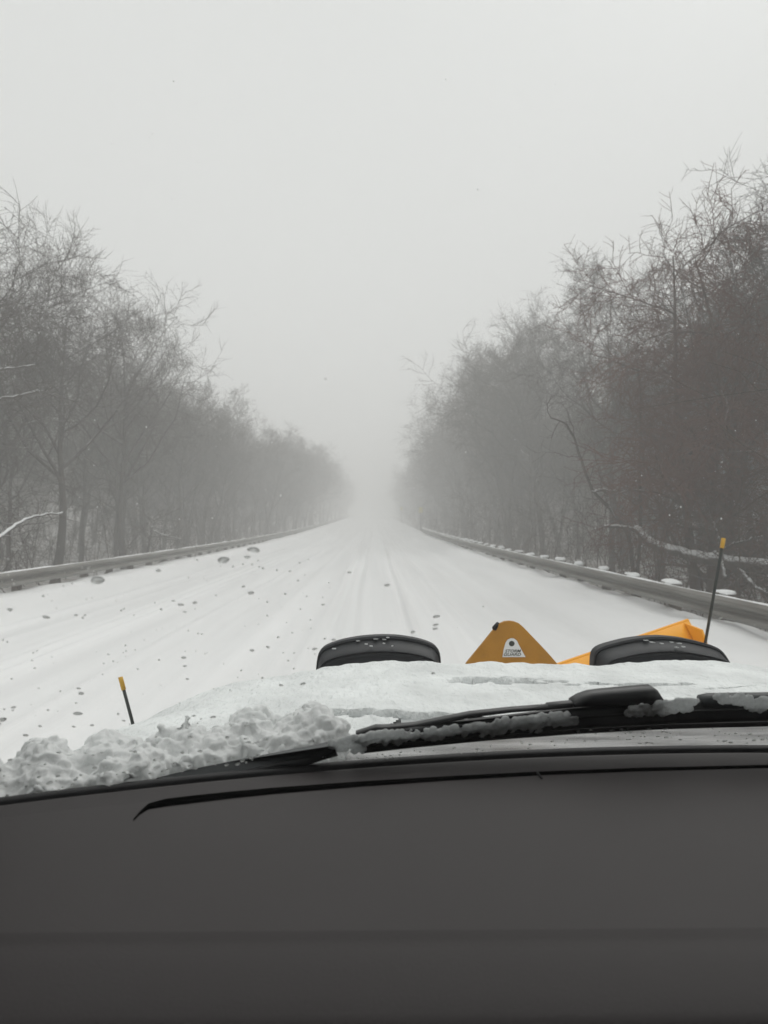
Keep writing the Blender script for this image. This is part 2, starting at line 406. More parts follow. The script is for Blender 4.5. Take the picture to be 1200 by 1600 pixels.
def make_tree(seed, H, stems=1, n1=16, n2=9, n3=7, n4=6, spread=1.0, up=.10, lean=.08, t1=.36, tw=.0066, rbase=.0145, weep=0.0):
    R = np.random.RandomState(seed)
    st = np.zeros((stems, 3)); st[:, :2] = R.normal(0, .12 if stems > 1 else 0, (stems, 2)); st[:, 2] = -.35
    d = np.column_stack([R.normal(0, lean * (1.6 if stems > 1 else 1), (stems, 2)), np.ones(stems)])
    l0 = np.full(stems, H * .76) * R.uniform(.85, 1, stems); l0[0] = H * .76
    p0 = grow(R, st, d, l0, 12, .07, .05)
    r0 = taper(np.full(stems, H * rbase) * R.uniform(.7, 1, stems), np.full(stems, .012), 13, .85)
    wood = [tubes(p0, r0, 8)]
    s, d, t, rd, lp = spawn(R, p0, r0, l0, n1, t1, .99, 28, 68)
    l1 = (H * .37 * spread * (1.12 - .55 * t)) * R.uniform(.72, 1.12, len(t))
    p1 = grow(R, s, d, l1, 8, .16, up)
    r1 = taper(np.clip(rd * .62, .014, .09), np.full(len(t), tw * 1.1), 9)
    wood.append(tubes(p1, r1, 5))
    # thin shoots low on the trunk
    s, d, t, rd, _ = spawn(R, p0, r0, l0, 5, .12, .6, 50, 95)
    lb = R.uniform(.7, 2.2, len(t)); pb = grow(R, s, d, lb, 4, .2, .03); rb = taper(np.full(len(t), .014), np.full(len(t), tw), 5)
    tw_l = [tubes(pb, rb, 3)]
    P2 = []
    for (pp, rr, ll, m) in ((p1, r1, l1, n2), (pb, rb, lb, 4)):
        s, d, t, rd, lp = spawn(R, pp, rr, ll, m, .15, 1, 34, 72)
        l2 = lp * .42 * (1.15 - .55 * t) * R.uniform(.7, 1.3, len(t)) + .2
        p2 = grow(R, s, d, l2, 4, .17, up * .35 - weep); r2 = taper(np.clip(rd * .7, tw * 1.2, .03), np.full(len(t), tw * .9), 5)
        tw_l.append(tubes(p2, r2, 3)); P2.append((p2, r2, l2))
    p2 = np.concatenate([a[0] for a in P2]); r2 = np.concatenate([a[1] for a in P2]); l2 = np.concatenate([a[2] for a in P2])
    s, d, t, rd, lp = spawn(R, p2, r2, l2, n3, .12, 1, 32, 70)
    l3 = lp * .42 * R.uniform(.6, 1.3, len(t)) + .14
    p3 = grow(R, s, d, l3, 3, .15, up * .2 - weep); r3 = taper(np.full(len(t), tw), np.full(len(t), tw * .75), 4)
    tw_l.append(tubes(p3, r3, 3))
    s, d, t, rd, lp = spawn(R, p3, r3, l3, n4, .15, 1, 30, 66)
    l4 = lp * .40 * R.uniform(.6, 1.4, len(t)) + .08
    p4 = grow(R, s, d, l4, 2, .10, up * .1 - weep); r4 = taper(np.full(len(t), tw * .75), np.full(len(t), tw * .4), 3)
    tw_l.append(tubes(p4, r4, 3))
    return merge(wood), merge(tw_l)

protos = []
specs = [  # seed, H, kwargs
    (1, 12.5, dict(stems=1, spread=1.15)), (2, 13.5, dict(stems=2, n1=12, spread=1.0)), (3, 11.5, dict(stems=1, n1=18, spread=1.25, up=.05)),
    (4, 14.0, dict(stems=1, n1=18, up=.16, spread=.9)), (5, 12.0, dict(stems=3, n1=9, up=.14, spread=.85)), (6, 13.0, dict(stems=1, n1=17, spread=1.2, up=.07, lean=.14)),
    (7, 10.5, dict(stems=2, n1=12, up=.18, spread=.9, t1=.2)), (8, 15.0, dict(stems=1, n1=20, spread=.95, up=.12, t1=.38)),
]
for sd, H, kw in specs:
    (wv, wf), (tv, tf) = make_tree(sd, H, **kw)
    a = np_mesh('trunk', wv, wf, True); a.materials.append(M_bark)
    b = np_mesh('crown', tv, tf); b.materials.append(M_twig)
    protos.append((a, b, float(np.percentile(tv[:, 2], 99.6))))
(wv, wf), (tv, tf) = make_tree(21, 9.5, stems=3, n1=13, n2=9, n3=7, n4=4, up=-.02, spread=.75, t1=.08, weep=.07)
vine = (np_mesh('trunk', wv, wf, True), np_mesh('crown', tv, tf), float(np.percentile(tv[:, 2], 99.6)))
vine[0].materials.append(M_bark_r); vine[1].materials.append(M_twig_r)

TREES = []
def tree(x, y, k, H, rz, label, group=None, name='bare_tree', proto=None, tilt=(0, 0)):
    tm, cm, h0 = proto or protos[k]
    z = float(zroad(y)) - .25
    r = empty(name, (x, y, z)); r.rotation_euler = (tilt[0], tilt[1], rz); s = H / h0; r.scale = (s, s, s)
    tag(r, label, 'tree', group)
    a = inst('trunk', tm, r, (0, 0, 0)); b = inst('crown', cm, r, (0, 0, 0))
    TREES.append((x, y, a, b)); return r

rg = random.Random(8)
def dist_word(y): return 'nearest' if y < 32 else 'middle' if y < 85 else 'far'
LBL = {('left', 'nearest'): 'bare twiggy tree in the nearest stretch of woods behind the left guardrail',
       ('left', 'middle'): 'hazy bare tree halfway down the left woods, behind the guardrail',
       ('left', 'far'): 'pale fogged bare tree in the far stretch of the left woods',
       ('right', 'nearest'): 'bare tree in the nearest stretch of woods behind the right guardrail',
       ('right', 'middle'): 'hazy bare tree halfway down the right woods, behind the guardrail',
       ('right', 'far'): 'pale fogged bare tree in the far stretch of the right woods'}
def gtree(side, x, y, H, k=None, **kw):
    dw = dist_word(y)
    tree(x, y, rg.randrange(8) if k is None else k, H, rg.uniform(0, 6.28), LBL[(side, dw)], '%s bare trees of the %s woods' % (dw, side), **kw)

# landmark trees, one label each
tree(-10.2, 18.5, 2, 10.4, .6, 'large spreading bare tree at the left edge of the picture')
tree(-10.2, 24.0, 5, 11.3, 2.0, 'round-crowned bare tree second along the left guardrail')
tree(-10.4, 32.0, 5, 11.9, 5.2, 'tall forked bare tree whose crown ends where the left treeline steps down')
tree(9.2, 20.2, 4, 10.9, 1.0, 'tall straight bare tree with several stems behind the fallen snowy trunk')
tree(9.0, 28.5, 3, 11.7, 3.1, 'tallest upright bare tree at the crest of the right treeline')
tree(10.4, 46.0, 2, 15.6, 5.0, 'open-crowned bare tree leaning over the road, right treeline')
tree(9.8, 16.0, 7, 13.0, 1.2, 'dark dense bare tree at the right edge of the picture')
tree(7.5, 17.4, 0, 9.4, .4, 'reddish brown vine-tangled tree behind the yellow-tipped rod at right', name='vine_covered_tree', proto=vine)
# front rows
for side, x0, sg in (('left', -9.3, -1), ('right', 6.9, 1)):
    y = 36.0 if side == 'left' else 47.0
    while y < 285:
        H = rg.uniform(9.4, 10.9) * (1 + .3 * min(1, max(0, (y - 75) / 40))) if side == 'left' else rg.uniform(13.2, 15.6) * (1 if y < 110 else .95)
        gtree(side, x0 + sg * (rg.uniform(.6, 2.6) + (1.7 if side == 'right' else .5)), y, H)
        y += rg.uniform(3.6, 5.4) * (1 if y < 120 else 1.25)
    y = 11.0
    while y < 270:
        gtree(side, x0 + sg * rg.uniform(3.2, 6.5), y + rg.uniform(-1, 1), rg.uniform(9.0, 11.5) * (.9 if y < 20 else 1))
        y += rg.uniform(3.8, 5.6) * (1 if y < 110 else 1.5)
    y = 14.0
    while y < 150:
        gtree(side, x0 + sg * rg.uniform(7.5, 12), y, rg.uniform(10, 13))
        y += rg.uniform(4.5, 7)

# the deep woods behind, one mass
pts = []
for side, x0, sg in (('left', -9.3, -1), ('right', 6.9, 1)):
    for i in range(260):
        yy = rg.uniform(12, 250); xx = x0 + sg * rg.uniform(12, 44)
        pts.append((xx, yy, float(zroad(yy)) - .3))
me = bpy.data.meshes.new('deep_woods'); me.from_pydata(pts, [], []); me.update()
dw = bpy.data.objects.new('deep_woods', me); C.objects.link(dw)
tag(dw, 'mass of bare grey woods deep behind the roadside trees on both sides', 'woods', kind='stuff')
def woods_nodes(o, pairs):
    ng = bpy.data.node_groups.new('woods', 'GeometryNodeTree')
    ng.interface.new_socket('Geometry', in_out='INPUT', socket_type='NodeSocketGeometry')
    ng.interface.new_socket('Geometry', in_out='OUTPUT', socket_type='NodeSocketGeometry')
    n = ng.nodes; L = ng.links
    gi = n.new('NodeGroupInput'); go = n.new('NodeGroupOutput')
    jall = n.new('GeometryNodeJoinGeometry')
    for a, b in pairs:
        j = n.new('GeometryNodeJoinGeometry')
        for ob in (a, b):
            oi = n.new('GeometryNodeObjectInfo'); oi.inputs['Object'].default_value = ob; oi.transform_space = 'ORIGINAL'
            L.new(oi.outputs['Geometry'], j.inputs[0])
        gt = n.new('GeometryNodeGeometryToInstance'); L.new(j.outputs[0], gt.inputs[0]); L.new(gt.outputs[0], jall.inputs[0])
    ip = n.new('GeometryNodeInstanceOnPoints'); ip.inputs['Pick Instance'].default_value = True
    L.new(gi.outputs[0], ip.inputs['Points']); L.new(jall.outputs[0], ip.inputs['Instance'])
    ri = n.new('FunctionNodeRandomValue'); ri.data_type = 'INT'; ri.inputs[4].default_value = 0; ri.inputs[5].default_value = len(pairs) - 1
    L.new(ri.outputs[2], ip.inputs['Instance Index'])
    rr = n.new('FunctionNodeRandomValue'); rr.data_type = 'FLOAT_VECTOR'; rr.inputs[1].default_value = (.05, .05, 6.28); rr.inputs['Seed'].default_value = 3
    L.new(rr.outputs[0], ip.inputs['Rotation'])
    rs = n.new('FunctionNodeRandomValue'); rs.data_type = 'FLOAT'; rs.inputs[2].default_value = .75; rs.inputs[3].default_value = .98; rs.inputs['Seed'].default_value = 5
    L.new(rs.outputs[1], ip.inputs['Scale'])
    L.new(ip.outputs[0], go.inputs[0])
    md = o.modifiers.new('woods', 'NODES'); md.node_group = ng
seen = {}
for x, y, a, b in TREES:
    seen.setdefault(a.data.name, (a, b))
woods_nodes(dw, [v for k, v in seen.items() if v[0].data is not vine[0]][:6])

# undergrowth: thin upright stems and brambles behind both rails, one mass per side
def brush(side, x0, sg, n, seed):
    R = np.random.RandomState(seed)
    yy = 6 + 115 * R.rand(n) ** 1.6; xx = x0 + sg * (R.rand(n) ** 1.3 * 9 + .1)
    st = np.column_stack([xx, yy, zroad(yy) - .3])
    H = R.uniform(.9, 3.4, n) * np.where(R.rand(n) < .15, 1.5, 1)
    d = np.column_stack([R.normal(0, .28, (n, 2)), np.ones(n)])
    p0 = grow(R, st, d, H, 4, .14, .05); r0 = taper(R.uniform(.009, .022, n), np.full(n, .005), 5)
    L = [tubes(p0, r0, 3)]
    s, d, t, rd, lp = spawn(R, p0, r0, H, 6, .15, 1, 25, 75)
    l1 = lp * .4 * R.uniform(.5, 1.2, len(t)); p1 = grow(R, s, d, l1, 3, .22, .02); r1 = taper(np.full(len(t), .006), np.full(len(t), .004), 4)
    L.append(tubes(p1, r1, 3))
    s, d, t, rd, lp = spawn(R, p1, r1, l1, 4, .15, 1, 25, 70)
    l2 = lp * .5 * R.uniform(.5, 1.2, len(t)); p2 = grow(R, s, d, l2, 2, .2, 0); r2 = taper(np.full(len(t), .004), np.full(len(t), .003), 3)
    L.append(tubes(p2, r2, 3))
    V, F = merge(L)
    tag(part('undergrowth', V, F, M_brush), 'tangled brown undergrowth and saplings behind the %s guardrail' % side, 'undergrowth', kind='stuff')
brush('left', RAIL_L - 1.3, -1, 650, 31)
brush('right', RAIL_R + 1.2, 1, 800, 32)

# fallen, leaning and broken stems carrying snow
def snowy_stem(name, label, cat, paths, base):
    r = empty(name, base); tag(r, label, cat)
    for pn, uvY, ra in paths:
        pts = np.array([P(*q) for q in uvY])
        t = np.linspace(0, 1, len(pts)); tt = np.linspace(0, 1, 22)
        sm = np.column_stack([np.interp(tt, t, pts[:, i]) for i in range(3)])
        for _ in range(2): sm[1:-1] = (sm[:-2] + 2 * sm[1:-1] + sm[2:]) / 4
        R = np.random.RandomState(len(pts) + abs(int(uvY[0][0]))); sm[1:-1] += R.normal(0, .012, sm[1:-1].shape)
        rad = np.linspace(ra[0], ra[1], 22)
        V, F = capped_tube(sm, rad, 8)
        o = part(pn, V, F, M_bark if ra[0] in (.055, .051) else M_logsnow, r, True)
        Rt = np.random.RandomState(77 + abs(int(uvY[1][0])))
        s_, d_, t_, rd_, lp_ = spawn(Rt, sm[None], rad[None], np.array([2.2]), 9, .25, 1, 30, 75)
        q1 = grow(Rt, s_, d_, Rt.uniform(.5, 1.5, len(t_)), 4, .25, .06); e1 = taper(np.full(len(t_), min(.016, ra[1] * .7)), np.full(len(t_), .006), 5)
        s2, d2, t2, _, _ = spawn(Rt, q1, e1, np.full(len(t_), 1.0), 6, .2, 1, 30, 75)
        q2 = grow(Rt, s2, d2, Rt.uniform(.2, .6, len(t2)), 3, .25, .02); e2 = taper(np.full(len(t2), .006), np.full(len(t2), .004), 4)
        V2, F2 = merge([tubes(q1, e1, 4), tubes(q2, e2, 3)]); part('twigs', V2, F2, M_twig, o)
        if ra[0] in (.055, .051): continue
        sn = sm.copy(); sn[:, 2] += rad * .62
        hh = np.clip(.6 + 2.2 * fbm(tt * 14, tt * 0 + ra[0] * 90, 3), .05, 1.3)
        hh[0] = hh[-1] = .05
        V, F = capped_tube(sn[1:-1], (rad * .62 * hh)[1:-1], 7)
        part('snow_ridge', V, F, M_snow, o, True)
b = P(985, 900, 20.0)
snowy_stem('fallen_trunk', 'snow-topped fallen trunk hung low behind the right guardrail', 'log',
           [('trunk', [(996, 826, 18.6), (1020, 850, 18.0), (1060, 862, 17.2), (1110, 874, 16.2), (1160, 882, 15.4), (1260, 892, 14.4)], (.10, .16)),
            ('branch', [(1120, 870, 16.0), (1150, 892, 15.6), (1185, 900, 15.2)], (.05, .03)),
            ('branch', [(1135, 905, 15.5), (1128, 860, 15.8), (1118, 815, 16.0)], (.045, .02)),
            ('branch', [(1100, 872, 16.3), (1150, 850, 16.0), (1195, 838, 15.8)], (.04, .018)),
            ('branch', [(1150, 880, 15.5), (1180, 915, 15.0), (1215, 935, 14.6)], (.05, .03)),
            ('branch', [(945, 822, 18.9), (970, 823, 18.8), (990, 827, 18.6)], (.04, .06))], tuple(P(1000, 905, 18.6)))
snowy_stem('arching_tree', 'thin bent tree arching left over a snowy stub behind the right guardrail', 'tree',
           [('trunk', [(992, 905, 18.9), (985, 830, 18.9), (955, 795, 18.9), (926, 768, 18.9), (910, 720, 18.9), (897, 680, 18.9), (884, 658, 19.0), (862, 652, 19.2)], (.055, .02)),
            ('branch', [(926, 768, 18.9), (945, 764, 18.9), (965, 768, 18.8)], (.03, .02)),
            ('branch', [(998, 905, 18.7), (1003, 820, 18.7), (1001, 742, 18.7), (1006, 640, 18.7), (998, 560, 18.8)], (.051, .02))], tuple(P(992, 905, 18.9)))
snowy_stem('broken_sapling', 'snow-dusted broken sapling leaning into view at the far left edge', 'tree',
           [('trunk', [(-60, 905, 17.0), (0, 843, 17.0), (40, 810, 18.2), (100, 801, 19.8)], (.06, .025)),
            ('branch', [(-50, 640, 16.5), (0, 624, 16.6), (50, 615, 16.9), (62, 611, 17)], (.04, .015)),
            ('branch', [(-50, 596, 16.5), (0, 578, 16.6), (55, 571, 16.9)], (.035, .015)),
            ('trunk', [(-60, 905, 17.0), (-52, 760, 16.6), (-50, 596, 16.5)], (.07, .04))], tuple(P(-60, 905, 17.0)))
snowy_stem('snowy_snag', 'short snow-plastered dead stem standing behind the left guardrail', 'tree',
           [('trunk', [(232, 866, 28.5), (238, 828, 28.5), (243, 812, 28.6)], (.05, .03)),
            ('branch', [(238, 828, 28.5), (258, 836, 28.9), (285, 842, 29.3)], (.03, .015))], tuple(P(232, 866, 28.5)))

# ------------------------------------------------------------------ pickup truck: hood, windshield, dashboard
XC = .452                                       # centre line of the truck
truck = empty('pickup_truck', (XC, 0.6, 0)); tag(truck, 'light-coloured pickup truck seen from its driver seat, dark dashboard and snowy hood', 'truck')
def cw(X): return -.250 * (X - .45) ** 2         # plan curve of the windshield foot
def glass_point(X, s):                           # s = 0 foot, 1 head
    return np.array([X * (1 - .06 * s), .955 + cw(X) * (1 - .25 * s) - .60 * s, CAMZ - .285 + .70 * s + .03 * s * (1 - s)])
def glassY(u, v):
    Y = .9
    for _ in range(25):
        x = (u - CX) * Y / F_PX; z = -(v - CY) * Y / F_PX
        s = (z + .285) / .70
        Y = .955 + cw(x) * (1 - .25 * s) - .60 * s
    return Y
def G(u, v, out=.0):                             # point just outside the glass
    return P(u, v, glassY(u, v) + out)

# hood
def hood_drop(X, Y):
    s = np.abs(X - XC)
    d = .330 + .0600 * np.clip((Y - 1.1) / .95, -.2, 1.5)
    d += .012 * np.clip(s / .8, 0, 1.3) ** 2 - .012 * np.exp(-((s - .42) / .16) ** 2) * np.clip((Y - 1.1) / .3, 0, 1)
    yf = 2.05 - .42 * np.clip((s - .40) / .48, 0, 2) ** 2.2
    d += 1.6 * np.clip(Y - yf, 0, 1) ** 2
    d += 2.2 * np.clip(s - .80, 0, 1) ** 2
    return d
xs = np.linspace(XC - .99, XC + .99, 150); ys = np.linspace(1.30, 2.34, 100)
X, Y = np.meshgrid(xs, ys)
part('hood', np.stack([X, Y, CAMZ - hood_drop(X, Y)], -1), grid_faces(len(ys), len(xs)), M_paint_hood, truck, True)
v, f = boxes([((XC - .985, 1.20, .92), (.05, .8, .66)), ((XC + .985, 1.20, .92), (.05, .8, .66)), ((XC, 2.36, .95), (1.92, .05, .5))])
o = part('fender', v[:16], f[:12], M_body, truck)
part('grille', v[16:], [tuple(i - 16 for i in q) for q in f[12:]], M_black, truck)
# cowl below the glass
xs = np.linspace(XC - .95, XC + .95, 120); ts = np.linspace(0, 1, 14)
X, T = np.meshgrid(xs, ts)
Yc = .962 + cw(X) + T * (1.33 - .962 - cw(X)); Zc = CAMZ - (.296 * (1 - T) + (hood_drop(X, 1.33 + 0 * X) + .008) * T - .006 * np.sin(T * 3.1) - .004 * fbm(X * 30, T * 20, 3))
Zc -= .05 * np.clip((-.10 - X) / .15, 0, 1) * np.minimum(1, T * 4)
part('cowl', np.stack([X, Yc, Zc], -1), grid_faces(len(ts), len(xs)), M_frit, truck, True)
# windshield pane
ss = np.linspace(-.012, 1, 24); xs = np.linspace(XC - .86, XC + .86, 60)
Vg = np.array([[glass_point(x, s) for x in xs] for s in ss]).reshape(-1, 3)
n = len(Vg); Fg = grid_faces(len(ss), len(xs))
part('windshield', Vg, Fg, M_glass, truck, True)
# black seal along the foot of the glass
xs = np.linspace(XC - .86, XC + .86, 70)
cs = [(-.017, -.2772), (-.012, -.2752), (-.004, -.2757), (.002, -.280), (.002, -.300), (-.017, -.300)]
V = np.array([[(x, .955 + cw(x) + a, CAMZ + z) for a, z in cs] for x in xs]).reshape(-1, 3)
part('windshield_seal', V, grid_faces(len(xs), len(cs), True), M_black, truck, True)

# dashboard: deck, black strip for the shade in the defroster slot, padded brow
xs = np.linspace(XC - .88, XC + .92, 420)
rows = []
def prof(X):
    """(distance from glass foot, drop) rows"""
    return None
tt = np.concatenate([np.linspace(0, .14, 12), np.linspace(.141, .215, 60), np.linspace(.225, 1, 50)])
X, T = np.meshgrid(xs, tt)
Yg = .938 + cw(X)
Yd = Yg * (1 - T) + .545 * T
D = .2775 + .0035 * np.clip(T / .15, 0, 1) + .011 * T ** 1.5 + .02 * np.clip(1 - T / .03, 0, 1) ** 2
xl = -.245                                       # left end of the slot
xsl = X
dist = Yg - Yd
c0 = .052 + .016 * np.clip((.45 - X) / .7, 0, 1) ** 1.5 + .022 * np.clip((xl + .028 - X) / .03, 0, 1)
wd = .0035 + .0035 * np.clip((.3 - X) / .5, 0, 1)
m = np.exp(-(np.abs(dist - c0) / wd) ** 10) * np.clip((X - xl + .008) / .006, 0, 1)

D -= .0022 * (1 / (1 + np.exp((dist - c0) / .0016))) * 0
dash = part('dashboard', np.stack([X, Yd, CAMZ - D], -1), grid_faces(len(tt), len(xs)), M_dash, truck, True)
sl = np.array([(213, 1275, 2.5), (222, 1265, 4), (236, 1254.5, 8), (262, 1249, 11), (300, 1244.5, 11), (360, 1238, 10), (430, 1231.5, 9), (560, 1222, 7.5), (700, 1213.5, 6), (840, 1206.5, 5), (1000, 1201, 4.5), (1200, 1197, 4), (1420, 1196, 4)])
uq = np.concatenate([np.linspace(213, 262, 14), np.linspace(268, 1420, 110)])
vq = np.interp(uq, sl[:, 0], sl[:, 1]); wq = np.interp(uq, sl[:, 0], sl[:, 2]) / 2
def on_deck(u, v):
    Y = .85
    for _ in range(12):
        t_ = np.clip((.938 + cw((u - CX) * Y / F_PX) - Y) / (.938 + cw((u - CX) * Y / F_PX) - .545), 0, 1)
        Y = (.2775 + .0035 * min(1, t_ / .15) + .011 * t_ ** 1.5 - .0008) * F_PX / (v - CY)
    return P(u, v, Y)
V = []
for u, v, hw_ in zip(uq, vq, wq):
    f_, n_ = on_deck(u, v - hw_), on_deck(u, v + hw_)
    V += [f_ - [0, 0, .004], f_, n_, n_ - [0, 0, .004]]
part('slot_shade_strip', np.array(V), grid_faces(len(uq), 4, True), M_slot_shade, dash)  # proud black strip, no opening cut; its colour paints the slot's darkness
# brow in front of the deck
pr = [(.5452, .2886), (.543, .2890), (.538, .2908), (.533, .2920), (.527, .2927), (.52, .2938), (.51, .2957), (.49, .3008), (.478, .3048), (.4715, .3078), (.468, .3115), (.467, .318), (.467, .42)]
V = np.array([[(x, y, CAMZ - d) for x in xs] for y, d in pr]).reshape(-1, 3)
part('brow', V, grid_faces(len(pr), len(xs)), M_dash, dash, True)
# panel seam beside the slot
q0 = P(838, 1206, .862); q1 = P(846, 1217, .845)
V, F = capped_tube([q0 + [0, 0, .0012], q1 + [0, 0, .0012]], [.0014, .0014], 6)
part('panel_seam', V, F, M_black, dash)
# unseen cab shell around the driver, closed in to shade the dash
zr = CAMZ + .43
xs = np.linspace(XC - .80, XC + .80, 12); ysr = np.linspace(.43, -1.15, 8)
X, Y = np.meshgrid(xs, ysr)
Zr_ = zr + .05 * (1 - ((X - XC) / .8) ** 2) - .02
V = np.concatenate([np.stack([X, Y, Zr_], -1).reshape(-1, 3), np.stack([X, Y, Zr_ + .06], -1).reshape(-1, 3)])
gf = grid_faces(8, 12); part('roof', V, np.vstack([gf, gf + 96]), M_headliner, truck, True)
for sg in (-1, 1):
    a = glass_point(XC + sg * .87, -.05) + [sg * .03, 0, 0]; b_ = glass_point(XC + sg * .87, 1.02) + [sg * .01, 0, 0]
    V, F = capped_tube([a, (a + b_) / 2 + [sg * .015, .02, .02], b_], [.05, .045, .045], 10); part('pillar', V, F, M_inner, truck, True)
    v, f = boxes([((XC + sg * .95, -.15, 1.06), (.1, 2.0, 1.02))]); o = part('door', v, f, M_inner, truck); bevel_mesh(o.data, .02)
    v, f = boxes([((XC + sg * .90, -1.05, 1.8), (.08, .22, .9))]); part('rear_pillar', v, f, M_inner, truck)
v, f = boxes([((XC, -1.2, 1.35), (1.9, .08, 1.7))]); part('shading_rear_wall', v, f, M_inner, truck)  # windowless full-height wall, added out of view to cut light from behind
v, f = boxes([((XC, -.1, .52), (1.9, 2.2, .06))]); part('floor_pan', v, f, M_inner, truck)

# unseen front seats, added behind the viewpoint to block light from the rear
for sx in (-.42, .42):
    v, f = boxes([((XC + sx, -.32, 1.32), (.52, .16, .72))]); se = part('unseen_seat_back', v, f, M_inner, truck); bevel_mesh(se.data, .04, 3)
    v, f = boxes([((XC + sx, -.33, 1.80), (.28, .12, .20))]); hr = part('unseen_headrest', v, f, M_inner, se); bevel_mesh(hr.data, .035, 3)
# wiper
def loft(stations, out0, depth, k=8, bulge=.35):
    """rounded bar lying on the glass; stations (u, v_top, v_bottom)"""
    V = []
    for u, v0, v1 in stations:
        vm = (v0 + v1) / 2; a = G(u, vm, out0); Yb = a[1]
        top = P(u, v0, Yb); bot = P(u, v1, Yb); h = (top - bot) / 2; c = (top + bot) / 2
        for i in range(k):
            th = 2 * pi * i / k + pi / k
            cx, sx = math.cos(th), math.sin(th)
            e = lambda q: math.copysign(abs(q) ** .55, q)
            V.append(c + h * e(sx) * 1.0 + np.array([0, depth / 2 * (1 - e(cx)), 0]))
    n = len(stations); F = [tuple(q) for q in grid_faces(n, k, True)]
    F += [tuple(range(k))[::-1], tuple(range((n - 1) * k, n * k))]
    return np.array(V), F
def lin(pts, us):
    a = np.array(pts, float); return [(u, float(np.interp(u, a[:, 0], a[:, 1])), float(np.interp(u, a[:, 0], a[:, 2]))) for u in us]
us = list(np.linspace(569, 1330, 40))
blade_st = lin([(569, 1146, 1166), (640, 1136, 1160), (760, 1123, 1150), (900, 1107, 1140), (1040, 1098, 1133), (1200, 1091, 1129), (1330, 1089, 1129)], us)
V, F = loft(blade_st, .010, .016); wb = part('wiper_blade', V, F, M_blade, truck, True)
V, F = loft(lin([(568, 1163, 1176), (640, 1157, 1168), (760, 1148, 1157), (900, 1138.5, 1147), (1040, 1131.5, 1140), (1200, 1128, 1136), (1330, 1128, 1136)], us), .004, .007)
part('rubber_edge', V, F, M_black, wb, True)
for dv in (0, 9):
    V, F = loft(lin([(575, 1155 + dv * .5, 1157 + dv * .5), (640, 1147 + dv, 1149.5 + dv), (900, 1121 + dv, 1124 + dv), (1040, 1112 + dv, 1115 + dv), (1330, 1103 + dv, 1106 + dv)], us[1:]), .006, .008, k=6)
    part('spoiler_rib', V, F, M_black, wb, True)
V, F = loft(lin([(556, 1144, 1150), (590, 1133, 1141), (600, 1134.5, 1141), (650, 1130, 1140), (735, 1113.5, 1122), (800, 1107, 1114), (856, 1103, 1110), (857, 1100.5, 1110), (905, 1096, 1106), (1000, 1088, 1104), (1034, 1086, 1104)], list(np.linspace(556, 735, 18)) + [770, 800, 830, 856, 857, 880, 905, 950, 1000, 1034]), .024, .016)
wa = part('wiper_arm', V, F, M_blade, truck, True)
V, F = loft([(898, 1097, 1107), (908, 1090, 1107), (925, 1084, 1107), (945, 1081.5, 1106), (985, 1078, 1105), (1010, 1076, 1103), (1024, 1075, 1102), (1031, 1080, 1102), (1039, 1093, 1102)], .016, .030)
ac = part('arm_cover', V, F, M_blade, wa, True)
V, F = loft([(1100, 1090, 1108), (1115, 1087, 1110), (1200, 1086, 1112), (1330, 1084, 1114)], .020, .02)
part('arm_bar', V, F, M_cowl, wa, True)
# exposed wedge of dark cowl plastic at left
pl_ = [(247, 1211), (300, 1198), (360, 1186), (430, 1172.5), (480, 1163), (512, 1156.5), (528, 1154), (524, 1163), (527, 1172), (480, 1186), (430, 1199), (372, 1208), (330, 1213), (290, 1215.5)]
V, F = prism([G(u, v, .035 if k_ < 7 else .004) for k_, (u, v) in enumerate(pl_)], (0, .004, -.006))
o = part('cowl_edge', V, F, M_cowl, truck); bevel_mesh(o.data, .001)
V, F = loft([(370, 1206, 1210), (430, 1190, 1204), (480, 1181, 1194), (524, 1170, 1180)], .002, .006)
part('cowl_lip', V, F, M_blade, truck, True)

# ------------------------------------------------------------------ snow and slush on the truck
xs = np.linspace(XC - .985, XC + .985, 420); ys = np.linspace(1.06, 2.335, 280)
X, Y = np.meshgrid(xs, ys)
th = .011 + .014 * fbm(X * 5, Y * 9, 4) + .007 * fbm(X * 22, Y * 34, 3)
th += .030 * np.clip((.05 - X) / .5, 0, 1) * np.clip((1.5 - Y) / .4, 0, 1)
for px, py, wx, wy in ((.2875, 1.755, .13, .045), (.56, 1.70, .14, .028), (-.07, 1.33, .06, .03), (.98, 1.45, .10, .05), (.78, 1.62, .05, .015), (.05, 1.31, .12, .02)):
    e = ((X - px) / wx) ** 2 + ((Y - py) / wy) ** 2
    th -= .07 * np.clip(1.2 - e + 4.2 * fbm(X * 34, Y * 40, 5), 0, 1)
th += .008 * np.clip(.35 + 2.4 * fbm(X * 16 + 9, Y * 3, 4), 0, 1) * np.exp(-((Y - 2.06) / .06) ** 2)
Zs = CAMZ - hood_drop(X, Y) + th
fc = grid_faces(len(ys), len(xs)); 
ystart = 1.315 + .03 * fbm(X * 9, Y * 0 + 2, 4) - .24 * np.clip((.06 - X) / .12, 0, 1)
keep = (th.ravel()[fc] > -.004).any(1) & (Y.ravel() > ystart.ravel())[fc].all(1)
tag(part('hood_snow', np.stack([X, Y, Zs], -1), fc[keep], M_hoodsnow, None, True), 'thin crusted layer of wet snow covering the truck hood', 'snow', kind='stuff')

